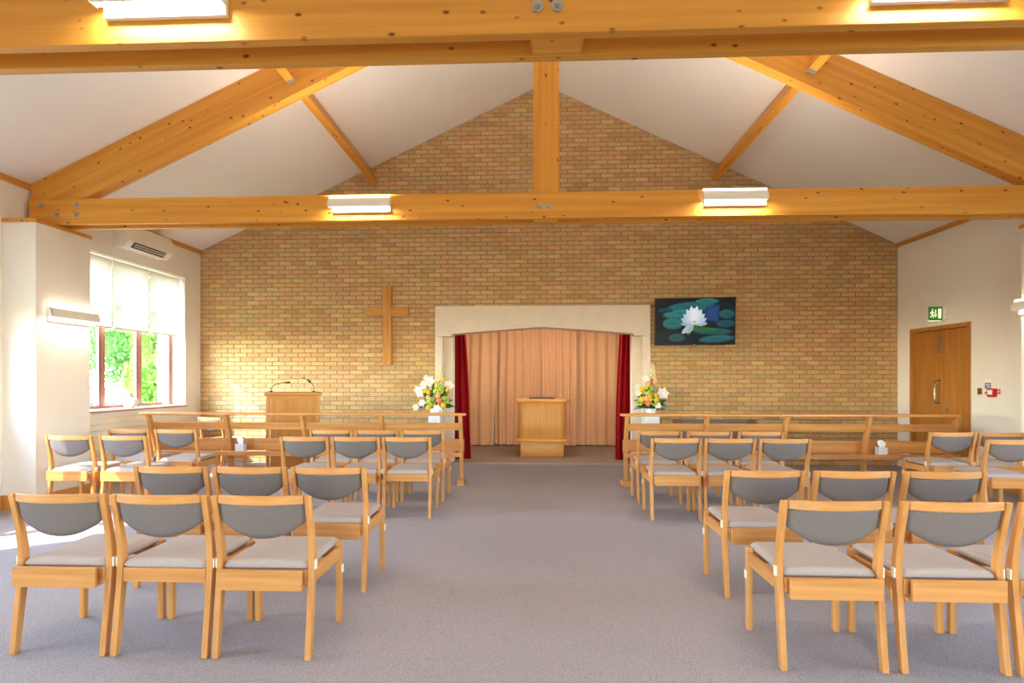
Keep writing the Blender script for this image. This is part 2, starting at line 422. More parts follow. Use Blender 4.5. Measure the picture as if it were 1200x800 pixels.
# ------------------------------------------------------------------ windows
def window(name, side, y0, y1, nlight, label):
    x = side*(W+.25); s = side
    root = struct(empty(name, (x, (y0+y1)/2, ZS)), label)
    def bx(xa, xb, a, b, c, d): return B(min(xa,xb), max(xa,xb), a, b, c, d)
    m = MB(); fw = .036; x0, x1 = x-.035, x+.035
    m.box(x0, x1, y0, y0+fw, ZS, ZT); m.box(x0, x1, y1-fw, y1, ZS, ZT); m.box(x0, x1, y0+fw, y1-fw, ZS, ZS+fw); m.box(x0, x1, y0+fw, y1-fw, ZT-fw, ZT)
    sub(m, 'frame', 'sash_wood', root, bevel=.004)
    wl_ = (y1-y0-2*fw)/nlight
    for i in range(1, nlight):
        yy = y0+fw+i*wl_; sub(B(x0, x1, yy-.022, yy+.022, ZS+fw, ZT-fw), 'mullion', 'sash_wood', root, bevel=.004)
    for i in range(nlight):
        a = y0+fw+i*wl_+(.024 if i else .002); b = y0+fw+(i+1)*wl_-(.024 if i < nlight-1 else .002); c, d = ZS+fw+.002, ZT-fw-.002; r = .032
        m = MB(); q0, q1 = x-.022, x+.022
        m.box(q0, q1, a, a+r, c, d); m.box(q0, q1, b-r, b, c, d); m.box(q0, q1, a+r, b-r, c, c+r); m.box(q0, q1, a+r, b-r, d-r, d); m.box(q0, q1, a+r, b-r, 2.42, 2.48)
        o = sub(m, 'sash', 'sash_wood', root, bevel=.003)
        for zz in ((c+r, 2.42), (2.48, d-r)):
            g = B(x-.004, x+.004, a+r, b-r, zz[0], zz[1]).build('pane', 'glass', o)
    # sill board with a dark nosing
    sub(bx(side*(W-.03), x, y0+.001, y1-.001, ZS, ZS+.022), 'sill', 'white_gloss', root, bevel=.004)
    sub(bx(side*(W-.034), side*(W-.001), y0+.001, y1-.001, ZS-.014, ZS-.001), 'sill_nosing', 'sash_wood', root)
    p = bpy.data.lights.new(name+'_portal', 'AREA'); p.shape = 'RECTANGLE'; p.size = y1-y0; p.size_y = ZT-ZS; p.cycles.is_portal = True
    po = bpy.data.objects.new('skylight_portal', p); COL.objects.link(po); po.location = (side*(W+.31), (y0+y1)/2, (ZS+ZT)/2)
    po.rotation_euler = Vector((-side, 0, 0)).to_track_quat('-Z', 'Z').to_euler()
    return root
for i, (a, b) in enumerate(WIN): window('window_%d' % (i+1), -1, a, b, 3, 'brown timber window in the left wall')
for i, (a, b) in enumerate(WIN[1:]): window('window_%d' % (i+4), 1, a, b, 3, 'brown timber window in the right wall')
# unseen glazed screen, added behind the viewer to light the room
rt = struct(empty('window_6', (0, YB-.15, 0)), 'added unseen glazed screen lighting the room from behind the viewer')
m = MB()
for k in range(3):
    xx = -1.2+k*1.2; m.box(max(-1.2, xx-.04), min(1.2, xx+.04), YB-.2, YB-.12, 0, 2.3)
m.box(-1.2, 1.2, YB-.2, YB-.12, 0, .08); m.box(-1.2, 1.2, YB-.2, YB-.12, 2.22, 2.3)
sub(m, 'frame', 'sash_wood', rt)
for k in range(2): sub(B(-1.16+k*1.2, -.04+k*1.2, YB-.165, YB-.155, .08, 2.22), 'pane', 'glass', rt)
p = bpy.data.lights.new('rear_portal', 'AREA'); p.shape = 'RECTANGLE'; p.size = 2.4; p.size_y = 2.3; p.cycles.is_portal = True
po = bpy.data.objects.new('skylight_portal', p); COL.objects.link(po); po.location = (0, YB-.31, 1.15); po.rotation_euler = Vector((0,1,0)).to_track_quat('-Z', 'Z').to_euler()

# roller blinds (far window, the next one, and the one nearest the viewer)
BZ = 2.14
def blind_thing(y0, y1, x, label):
    r = tag(empty('roller_blind', (x, (y0+y1)/2, ZT-.05)), label, 'blind', 'half-drawn roller blinds')
    m = MB(); n = 2
    m.add([(x, y0+.012, BZ), (x, y1-.012, BZ), (x, y1-.012, ZT-.05), (x, y0+.012, ZT-.05)], [(0,1,2,3)])
    sub(m, 'cloth', 'blind', r, fix=False)
    sub(MB().tube([(x-.022, y0+.01, ZT-.04), (x-.022, y1-.01, ZT-.04)], .022, 12), 'roller', 'white_gloss', r, smooth=True)
    sub(B(x-.006, x+.006, y0+.012, y1-.012, BZ-.022, BZ), 'hem_bar', 'board_paint', r, bevel=.003)
    sub(MB().tube([(x+.012, y1-.006, ZT-.05), (x+.012, y1-.006, ZT-.75)], .004, 6), 'cord', 'white_gloss', r)
xb = -W-.075
names = ['half-hidden by the white pier', 'middle one, above the larger jar', 'closest to the brick wall']
for i in range(3):
    a = WIN[0][0]+.02+i*.74; blind_thing(a, a+.74, xb, 'white roller blind half drawn on the far window, '+names[i])
for wi, wn in ((1, 'window beyond the near truss'), (2, 'window beside the viewer')):
    for i, pn in enumerate(('nearest', 'middle', 'farthest')):
        a = WIN[wi][0]+.02+i*(.755 if wi == 1 else .735); blind_thing(a, a+.735, xb, 'white roller blind on the %s, %s panel' % (wn, pn))

for i, pn in enumerate(('nearest', 'middle', 'farthest')):  # unseen blinds added on the right to dim light reaching the left pier
    a = WIN[1][0]+.02+i*.755; blind_thing(a, a+.735, W+.075, 'added unseen roller blind dimming the right-hand window, %s panel' % pn)

# ------------------------------------------------------------------ roof trusses
TZ0, TZ1 = 3.166, 3.451
def truss(yc, label, bolts):
    # rafters and king post between a pair of tie beams
    t = tag(empty('roof_truss', (0, yc, TZ0)), label, 'roof truss', 'timber roof trusses')
    y0, y1 = yc-.07, yc+.07
    xe = W-.06
    sub(B(-xe, xe, y0-.062, y0-.001, TZ0, TZ1), 'tie_beam', 'pine_x', t, bevel=.004)
    sub(B(-xe, xe, y1+.001, y1+.062, TZ0, TZ1), 'tie_beam', 'pine_x', t, bevel=.004)
    dv = .47
    for s, sl_ in ((-1, SLO_L), (1, SLO_R)):
        xa = s*(W-.025); xk = XR+s*.14
        c = ceil_z
        zf = max(TZ0+.02, c(xa)-dv)
        xm = xa-s*((TZ0+.02)-(c(xa)-dv))/sl_ if c(xa)-dv < TZ0+.02 else xa
        poly = [(xa, TZ0+.02), (xm, TZ0+.02), (xk, c(xk)-dv), (xk, c(xk)-.004), (xa, c(xa)-.004)]
        # grain runs up the slope: build flat, then turn
        ang = -s*math.atan(sl_); R = Matrix.Rotation(-ang if s < 0 else -ang, 4, 'Y')
        piv = Vector((xa, 0, TZ0))
        Ri = R.inverted()
        pl = []
        for (px_, pz_) in poly:
            v = Ri @ (Vector((px_, 0, pz_))-piv); pl.append((v.x, v.z))
        o = MB().prism(pl, 'y', y0-yc, y1-yc).build('rafter', 'pine_x', t, bevel=.004)
        o.location = (xa, 0, 0); o.rotation_euler = R.to_euler()
    kz = ceil_z(XR-.14)
    sub(MB().prism([(XR-.14, TZ0+.02), (XR+.14, TZ0+.02), (XR+.14, kz-.004), (XR, A-.004), (XR-.14, kz-.004)], 'y', y0-.0, y1+.0), 'king_post', 'pine_z', t, bevel=.004)
    sub(B(XR-.13, XR+.13, y0+.003, y1-.003, TZ0+.006, TZ0+.018), 'spacer_block', 'pine_x', t)
    for (bx_, bz_, r) in bolts:
        yb = y0-.062
        b = MB(); b.disc((bx_, yb-.005, bz_), r, 'y', .005, 18); o = sub(b, 'washer', 'zinc', t)
        (MB().disc((bx_, yb-.018, bz_), r*.5, 'y', .013, 6).tube([(bx_, yb-.018, bz_), (bx_, yb-.028, bz_)], r*.28, 8)).build('bolt', 'zinc', o)
    return t
fb = [(X(px, YT-.13), Z(py, X(px, YT-.13), YT-.13), .03) for px, py in ((49,241), (67,251), (90,240), (90,251), (632,241.5), (643,241.5))]
nb = [(X(px, YN-.13), Z(py, X(px, YN-.13), YN-.13), .032) for px, py in ((630,8), (653,7))]
truss(YT, 'honey pine roof truss with king post in front of the brick gable', fb)
truss(YN, 'honey pine tie beams of the near truss across the top of the picture', nb)
truss(YT3, 'honey pine roof truss overhead behind the viewer', [])
# purlins between the trusses
def purlin(side, y0, y1, label, hang):
    xc = XR+side*2.97; sl_ = SLO_L if side < 0 else SLO_R
    ang = math.atan(sl_)*(-side)
    o = tag(empty('purlin', (xc, (y0+y1)/2, ceil_z(xc))), label, 'purlin', 'purlins under the ceiling')
    R = Matrix.Rotation(-ang, 4, 'Y')
    h = .30
    p = B(-.045, .045, y0-(y0+y1)/2, y1-(y0+y1)/2, -h, -.012).build('timber', 'pine_y', o, bevel=.003); p.rotation_euler = R.to_euler()
    for end in hang:
        yy = (y0 if end < 0 else y1)-(y0+y1)/2
        a, b = (yy, yy+.06) if end < 0 else (yy-.06, yy)
        q = B(-.049, .049, a, b, -h-.004, -h+.05).build('hanger', 'zinc', o); q.rotation_euler = R.to_euler()
for s, nm in ((-1, 'left'), (1, 'right')):
    purlin(s, YT+.072, D-.005, 'square timber purlin running from far truss to brick gable, %s slope' % nm, (-1,))
    purlin(s, YN+.072, YT-.072, 'square timber purlin between the two trusses, %s slope' % nm, (-1, 1))
    purlin(s, YT3+.072, YN-.072, 'square timber purlin above the viewer, %s slope' % nm, (-1, 1))

# ------------------------------------------------------------------ linear up-and-down lights
def linear_light(loc, rz, label, power, L=.68, up=2.0, group='linear uplighters'):
    # local: x along the lamp, -y out from the wall, z up; origin at the middle of the back plate's foot
    r = tag(empty('linear_light', loc, rz), label, 'light', group)
    B(-L/2+.03, L/2-.0, -.03, -.001, 0, .15).build('back_plate', 'lamp_metal', r, bevel=.003)
    prof = []
    for k in range(9):
        a = k/8*PI/2; prof.append((-.055-.075*math.sin(a), .05+.105*(1-math.cos(a)) ))
    prof = [(-.096, .048)] + [(-.042-.056*math.cos(a*PI/16), .060+.095*math.sin(a*PI/16)) for a in range(9)]
    rings = []
    for x in (-L/2, L/2):
        rings.append([(x, p[0], p[1]) for p in prof]+[(x, p[0]+.006, p[1]-.004) for p in reversed(prof)])
    MB().loft(rings).build('front_shell', 'lamp_metal', r, smooth=True)
    for x in (-L/2, L/2-.004):
        e = [(p[0], p[1]) for p in prof]+[(-.032, .155), (-.032, .048)]
        MB().prism(e, 'x', x, x+.004).build('end_cap', 'lamp_metal', r)
    B(-L/2+.006, L/2-.006, -.088, -.033, .056, .062).build('lower_diffuser', 'lamp_glow', r)
    B(-L/2+.006, L/2-.006, -.062, -.033, .155, .172).build('upper_diffuser', 'lamp_glow', r)
    for zz, d, e in ((.052, -1, power), (.176, 1, power*up)):
        l = bpy.data.lights.new('lamp_tube', 'AREA'); l.shape = 'RECTANGLE'; l.size = L-.05; l.size_y = .04; l.energy = e*LAMP; l.color = (1, .88, .74)
        lo = bpy.data.objects.new('lamp_tube', l); COL.objects.link(lo); lo.parent = r; lo.location = (0, -.072 if d < 0 else -.055, zz)
        lo.rotation_euler = (0 if d < 0 else PI, 0, 0)
    return r
yfT = YT-.132; yfN = YN-.132
PB, PW = 16, 7
for px, lab in ((421, 'left lamp on the tie beam before the bricks'), (861, 'right lamp on the tie beam before the bricks')):
    linear_light((X(px, yfT-.05), yfT, Z(249.5 if px < 600 else 241.5, X(px, yfT), yfT)), 0, 'linear metal uplighter, '+lab, PB)
for px, lab in ((186, 'left lamp on the near tie beam'), (1103, 'right lamp on the near tie beam, cut by the picture edge')):
    linear_light((X(px, yfN-.05), yfN, Z(24 if px < 600 else 5, X(px, yfN), yfN)), 0, 'linear metal uplighter, '+lab, PB)
for x, lab in ((-2.2, 'left'), (2.2, 'right')):  # unseen pair, added to light the faces turned towards the viewer
    linear_light((x, YT3-.132, 3.22), 0, 'added linear uplighter on the unseen truss behind the viewer, %s' % lab, PB)
linear_light((PL, 6.30, Z(379, PL, 6.3)), PI/2, 'linear wall lamp glowing on the white pier beside the window', PW, up=.05)
linear_light((PR, 6.29, Z(365, PR, 6.3)), -PI/2, 'linear wall lamp on the right-hand pier, cut by the picture edge', PW, up=.05)

# ------------------------------------------------------------------ air conditioner
def aircon():
    x = -W; y0, y1 = YW(152, x+.225), YW(203, x+.225)
    r = tag(empty('air_conditioner', (x, (y0+y1)/2, 3.2)), 'cream wall-mounted air conditioner above the far window', 'air conditioner')
    prof = [(x, 3.56), (x+.19, 3.56), (x+.225, 3.52), (x+.22, 3.33), (x+.15, 3.245), (x, 3.24)]
    sub(MB().prism([(p[0], p[1]) for p in prof], 'y', y0, y1), 'body', 'ac_white', r, bevel=.012, seg=3, smooth=True)
    # outlet slot on the sloping underside
    a, b = Vector((x+.216, 0, 3.325)), Vector((x+.158, 0, 3.255)); nrm = Vector((.77, 0, -.64))
    m = MB(); o = nrm*.004
    m.add([(a.x+o.x, y0+.10, a.z+o.z), (a.x+o.x, y1-.14, a.z+o.z), (b.x+o.x, y1-.14, b.z+o.z), (b.x+o.x, y0+.10, b.z+o.z)], [(0,1,2,3)])
    sub(m, 'outlet', 'dark_grey', r, fix=False)
    for t in (.3, .65):
        c = a.lerp(b, t)+nrm*.006
        sub(MB().tube([(c.x, y0+.14, c.z), (c.x, y1-.14, c.z)], .006, 6), 'louvre', 'ac_white', r)
    sub(B(x+.02, x+.18, y0+.03, y1-.03, 3.56, 3.568), 'top_grille', 'lamp_metal', r)
aircon()

# ------------------------------------------------------------------ jars on the sill
def jar(px, py0, r, label, grey):
    x = -W-.05; y = YW(px, x); z = ZS+.0225
    t = tag(empty('ceramic_jar', (x, y, z)), label, 'jar')
    MB().lathe([(r*.45,0), (r*.8,r*.25), (r,r*.75), (r*.92,r*1.15), (r*.6,r*1.5), (r*.3,r*1.62)], 20).build('body', 'vase_white', t, smooth='all')
    MB().lathe([(r*.62,r*1.46), (r*.55,r*1.62), (r*.2,r*1.75), (r*.16,r*1.95), (r*.22,r*2.05), (r*.05,r*2.1)], 16).build('lid', grey, t, smooth='all')
jar(153, 0, .10, 'round white jar with grey lid on the window sill', 'vase_grey')
jar(195, 0, .05, 'tiny white jar on the window sill by the jamb', 'vase_white')

# ------------------------------------------------------------------ cross, screen
def cross():
    yf = D-.055; cx = X(453.3, yf); hw = .077
    zt, zb = Z(335, cx, yf), Z(427, cx, yf); az1, az0 = Z(360, cx, yf), Z(370, cx, yf); aw = (X(478.5, yf)-X(428.5, yf))/2
    r = tag(empty('wooden_cross', (cx, D, zb)), 'plain oak cross hanging on the brick wall', 'cross')
    sub(B(cx-hw, cx+hw, yf, D-.004, zb, zt), 'upright', 'oak_z', r, bevel=.004)
    sub(B(cx-aw, cx-hw-.0005, yf, D-.004, az0, az1), 'arm', 'oak_x', r, bevel=.004)
    sub(B(cx+hw+.0005, cx+aw, yf, D-.004, az0, az1), 'arm', 'oak_x', r, bevel=.004)
cross()
def television():
    yc = 9.26; x0, x1 = X(768, yc), X(860.5, yc); cx = (x0+x1)/2; hw = (x1-x0)/2
    zc = Z(376.5, cx, yc); hh = .385
    r = tag(empty('television', (cx, yc, zc)), 'flat wall television showing a white water lily on dark leaves', 'television')
    r.rotation_euler = (math.radians(4), 0, math.radians(-7))
    B(-hw, hw, 0, .035, -hh, hh).build('casing', 'black', r, bevel=.004)
    B(-.2, .2, .036, .185, -.15, .15).build('wall_bracket', 'dark_grey', r)
    B(-.012, .012, -.006, 0, -hh+.002, -hh+.012).build('badge', 'steel', r)
    sx, sy = hw-.014, hh-.016
    m = MB(); lay = [0]
    def poly(pts, col):
        m.cc = lin(col); lay[0] += 1; y = -.001-.00008*lay[0]
        c = [(max(-1, min(1, p[0]))*sx, y, max(-1, min(1, p[1]))*sy) for p in pts]; m.add(c, [tuple(range(len(c)))])
    def ell(cx_, cz_, a, b, col, rot=0, cut=None):
        pts = []
        for k in range(28):
            t = 2*PI*k/28
            if cut and abs((t-cut+PI) % (2*PI)-PI) < .16: pts.append((cx_, cz_)) if not pts or pts[-1] != (cx_, cz_) else None; continue
            u, v = a*math.cos(t), b*math.sin(t); pts.append((cx_+u*math.cos(rot)-v*math.sin(rot), cz_+u*math.sin(rot)+v*math.cos(rot)))
        poly(pts, col)
    poly([(-1,-1),(1,-1),(1,1),(-1,1)], (6, 14, 20))
    ell(.55, .25, .5, .6, (10, 26, 36)); ell(-.5, -.7, .6, .3, (8, 24, 30))
    for (a, b, c, d, col, rot) in ((-.1, .62, .62, .24, (20, 84, 92), .08), (-.3, .35, .52, .2, (28, 106, 108), .12), (.3, .86, .3, .14, (34, 96, 98), .05),
                                   (-.55, -.08, .27, .26, (30, 96, 92), .1), (.8, .3, .2, .2, (22, 76, 80), 0), (.78, -.12, .24, .16, (18, 66, 76), .1),
                                   (.45, -.45, .5, .16, (20, 70, 80), -.06), (-.45, -.72, .22, .18, (22, 72, 70), .1), (.55, -.78, .45, .16, (24, 84, 92), .12), (-.75, .5, .2, .1, (14, 56, 66), 0)):
        ell(a, b, c, d, col, rot); ell(a-.02, b+.03, c*.86, d*.78, tuple(min(255, v*1.18+4) for v in col), rot)
        for k in range(7):
            t = k*2*PI/7+.3; x_, z_ = a+c*.8*math.cos(t), b+d*.72*math.sin(t)
            poly([(a, b+.012), (x_, z_), (a, b-.012)], tuple(v*.8 for v in col))
    poly([(.28,.62), (.62,.72), (.6,-.05), (.2,.05)], (20, 60, 110))
    poly([(.34,.55), (.56,.62), (.55,.05), (.28,.12)], (28, 72, 124))
    ell(.25, -.36, .3, .1, (30, 120, 40), -.15); poly([(0,-.3), (.1,-.26), (.75,-.55), (.7,-.6)], (24, 96, 44))
    poly([(-.04,-.2), (.0,-.2), (-.14,-.6), (-.2,-.62)], (60, 90, 70))
    fx, fz = -.02, -.12
    for k, (ang, ln, wd, col) in enumerate(((178,.36,.07,(150,176,196)), (2,.36,.07,(160,184,202)), (158,.38,.08,(190,206,220)), (22,.36,.08,(196,212,224)), (138,.38,.08,(206,218,230)), (42,.38,.08,(212,222,232)),
                                         (118,.42,.08,(222,230,238)), (62,.42,.08,(226,234,240)), (100,.46,.075,(236,240,244)), (80,.46,.075,(240,243,246)), (90,.4,.07,(246,248,250)), (215,.4,.08,(196,206,214)), (232,.3,.07,(170,186,190)))):
        ln *= 1.55; wd *= 1.6; a = math.radians(ang); ca, sa = math.cos(a)*.62, math.sin(a); n_ = (-math.sin(a)*.62, math.cos(a))
        def P(t, s): return (fx+ca*ln*t-math.sin(a)*wd*s*.62, fz+sa*ln*t*1.15+math.cos(a)*wd*s)
        poly([P(0,.2), P(.45,1), P(.8,.7), P(1,0), P(.8,-.7), P(.45,-1), P(0,-.2)], col)
    ell(fx+.01, fz+.1, .05, .06, (226, 206, 120)); ell(fx+.06, fz-.1, .03, .06, (60, 130, 50))
    m.build('screen_picture', 'screen_emit', r, fix=False)
television()

# ------------------------------------------------------------------ alcove curtains
def curtain(name, x0t, x1t, x0b, x1b, y, zt, zb, folds, amp, mat, label, group=None, seed=0):
    rnd = random.Random(seed); n = folds*8; rows = 7
    ph = [rnd.uniform(-.5, .5) for _ in range(folds+1)]
    r = tag(empty(name, ((x0t+x1t)/2, y, zb)), label, 'curtain', group)
    vs = []; fs = []
    for side in (0, 1):
        for j in range(rows+1):
            t = j/rows
            for i in range(n+1):
                u = i/n; k = u*folds
                xx = (x0t+(x1t-x0t)*u)*(1-t)+(x0b+(x1b-x0b)*u)*t+.012*math.sin(5*t+ph[int(min(k, folds))]*4)
                a = amp*(.7+.3*t)*(1+.5*ph[int(min(k, folds))])
                yy = y+a*math.sin(2*PI*k+.8*ph[int(min(k, folds))]+.5*t*ph[0])+side*.006
                vs.append((xx, yy, zt+(zb-zt)*t))
    o = (rows+1)*(n+1)
    for side in (0, 1):
        for j in range(rows):
            for i in range(n):
                q = (j*(n+1)+i, j*(n+1)+i+1, (j+1)*(n+1)+i+1, (j+1)*(n+1)+i); q = tuple(v+side*o for v in q)
                fs.append(q if side == 0 else q[::-1])
    m = MB(); m.add(vs, fs); sub(m, 'cloth', mat, r, smooth='all', fix=False)
    sub(MB().tube([(min(x0t,x1t), y+.003, zt+.012), (max(x0t,x1t), y+.003, zt+.012)], .012, 8), 'heading_rail', 'white_gloss', r)
yr = D+.46
curtain('velvet_curtain', X(526, yr), X(545, yr), X(524, yr), X(553, yr), yr, 2.42, .01, 4, .03, 'curtain_red', 'dark red velvet curtain gathered at the left of the alcove', 'red side curtains', 1)
curtain('velvet_curtain', X(726, yr), X(746, yr), X(721, yr), X(747, yr), yr, 2.42, .01, 4, .03, 'curtain_red', 'dark red velvet curtain gathered at the right of the alcove', 'red side curtains', 2)
yp = 11.95
segs = [(500, 581, 'left peach curtain at the back of the alcove', 7), (580, 635, 'left middle peach curtain behind the catafalque', 6), (634, 676, 'right middle peach curtain behind the catafalque', 5), (675, 772, 'right peach curtain at the back of the alcove', 8)]
for k, (a, b, lab, nf) in enumerate(segs):
    curtain('drape', X(a, yp), X(b, yp), X(a, yp), X(b, yp)-(.03 if k == 0 else 0), yp+(k % 2)*.1, 2.75, .02, nf, .045, 'curtain_peach', lab, 'peach back curtains', 5+k)

def alcove_lamp():
    y = D+.40; x0, x1 = IX0+.5, IX1-.5
    r = tag(empty('strip_light', ((x0+x1)/2, y, 2.5)), 'strip light hidden behind the stone lintel of the alcove', 'light')
    sub(B(x0, x1, y-.03, y+.03, 2.86, 2.899), 'body', 'white_gloss', r); sub(B(x0+.02, x1-.02, y-.025, y+.025, 2.84, 2.859), 'tube', 'lamp_glow', r)
    l = bpy.data.lights.new('alcove_tube', 'AREA'); l.shape = 'RECTANGLE'; l.size = x1-x0-.05; l.size_y = .08; l.energy = 62*LAMP; l.color = (1, .88, .72)
    lo = bpy.data.objects.new('alcove_tube', l); COL.objects.link(lo); lo.location = ((x0+x1)/2, y, 2.835); lo.rotation_euler = (.5, 0, 0)
alcove_lamp()
# ------------------------------------------------------------------ catafalque
def catafalque():
    yf = 10.22; cx = X(635.3, yf)
    r = tag(empty('catafalque', (cx, yf+.4, 0)), 'oak catafalque with rounded slabs in the curtained alcove', 'catafalque')
    def slab(wd, y0, y1, z0, z1, name, rad, ax='x'):
        hw = wd/2; pts = []
        for sx, sy, a0 in ((1, 1, 0), (-1, 1, 90), (-1, -1, 180), (1, -1, 270)):
            for k in range(6):
                a = math.radians(a0+k*18); pts.append((cx+sx*(hw-rad)+rad*math.cos(a), (y1-rad if sy > 0 else y0+rad)+rad*math.sin(a)))
        sub(MB().prism(pts, 'z', z0, z1), name, 'oak_'+ax, r, bevel=.006, smooth=True)
    slab(.80, yf+.02, yf+.86, 0, .275, 'plinth', .02)
    slab(.98, yf-.04, yf+.92, .275, .325, 'lower_slab', .12)
    slab(.88, yf, yf+.88, .325, .995, 'body', .12, 'z')
    slab(.98, yf-.05, yf+.93, .995, 1.055, 'top_slab', .12)
    sub(B(cx-.24, cx+.24, yf+.2, yf+.7, 1.0552, 1.075), 'top_inlay', 'black', r, bevel=.004)
catafalque()

# ------------------------------------------------------------------ lectern with two microphones
def lectern():
    y = 8.3; cx = X(343.8, y); hw = .36
    r = tag(empty('lectern', (cx, y, 0)), 'tall oak lectern standing before the brick wall', 'lectern'); r.rotation_euler.z = .42
    zt = Z(463, cx, y); d = .45
    sub(B(cx-hw+.04, cx+hw-.04, y+.015, y+.03, .06, zt-.05), 'front_panel', 'oak_z', r)
    for s in (-1, 1):
        sub(B(cx+s*hw-.02, cx+s*hw+.02, y, y+d, .06, zt), 'side_panel', 'oak_z', r, bevel=.004)
    sub(B(cx-hw+.021, cx+hw-.021, y+.012, y+.03, zt-.05, zt), 'top_moulding', 'oak_x', r)
    sub(B(cx-hw-.04, cx+hw+.04, y-.03, y+d+.03, 0, .06), 'plinth', 'oak_x', r, bevel=.006)
    sub(B(cx-.405, cx+.405, y-.05, y+d+.03, zt, zt+.045), 'top', 'oak_x', r, bevel=.008)
    for (pxa, pts, lab) in ((316.5, ((317.5,457),(318,454),(320.5,451.5),(326,449.5),(331,448.6),(336,448.2)), 'bent black gooseneck microphone at the left of the lectern'),
                            (368, ((367.6,457),(367.8,453),(366,449.5),(362.5,446),(358,443.6),(354.5,442.3)), 'bent black gooseneck microphone at the right of the lectern')):
        mt = tag(empty('gooseneck_microphone', (X(pts[0][0], y+.15), y+.15, zt+.045)), lab, 'microphone', 'microphones on the lectern')
        b = mt.location
        w_ = [Vector((X(p[0], y+.15+i*.02), y+.15+i*.02, Z(p[1], X(p[0], y+.15), y+.15))) for i, p in enumerate(pts)]
        w_[0].z = b.z+.01
        sub(MB().lathe([(.028,0), (.028,.01), (.012,.018)], 12, tuple(b)), 'base', 'black', mt)
        sub(MB().tube(w_, .005, 8), 'neck', 'black', mt, smooth='all')
        if pxa < 340: dr = (w_[-1]-w_[-2]).normalized(); sub(MB().tube([w_[-1]-dr*.02, w_[-1], w_[-1]+dr*.05], [.009, .012, .012], 8), 'capsule', 'black', mt)
        else: sub(MB().tube([w_[3]+Vector((.02,-.02,-.02)), w_[3]+Vector((-.02,0,.01))], .014, 8), 'capsule', 'black', mt)
lectern()

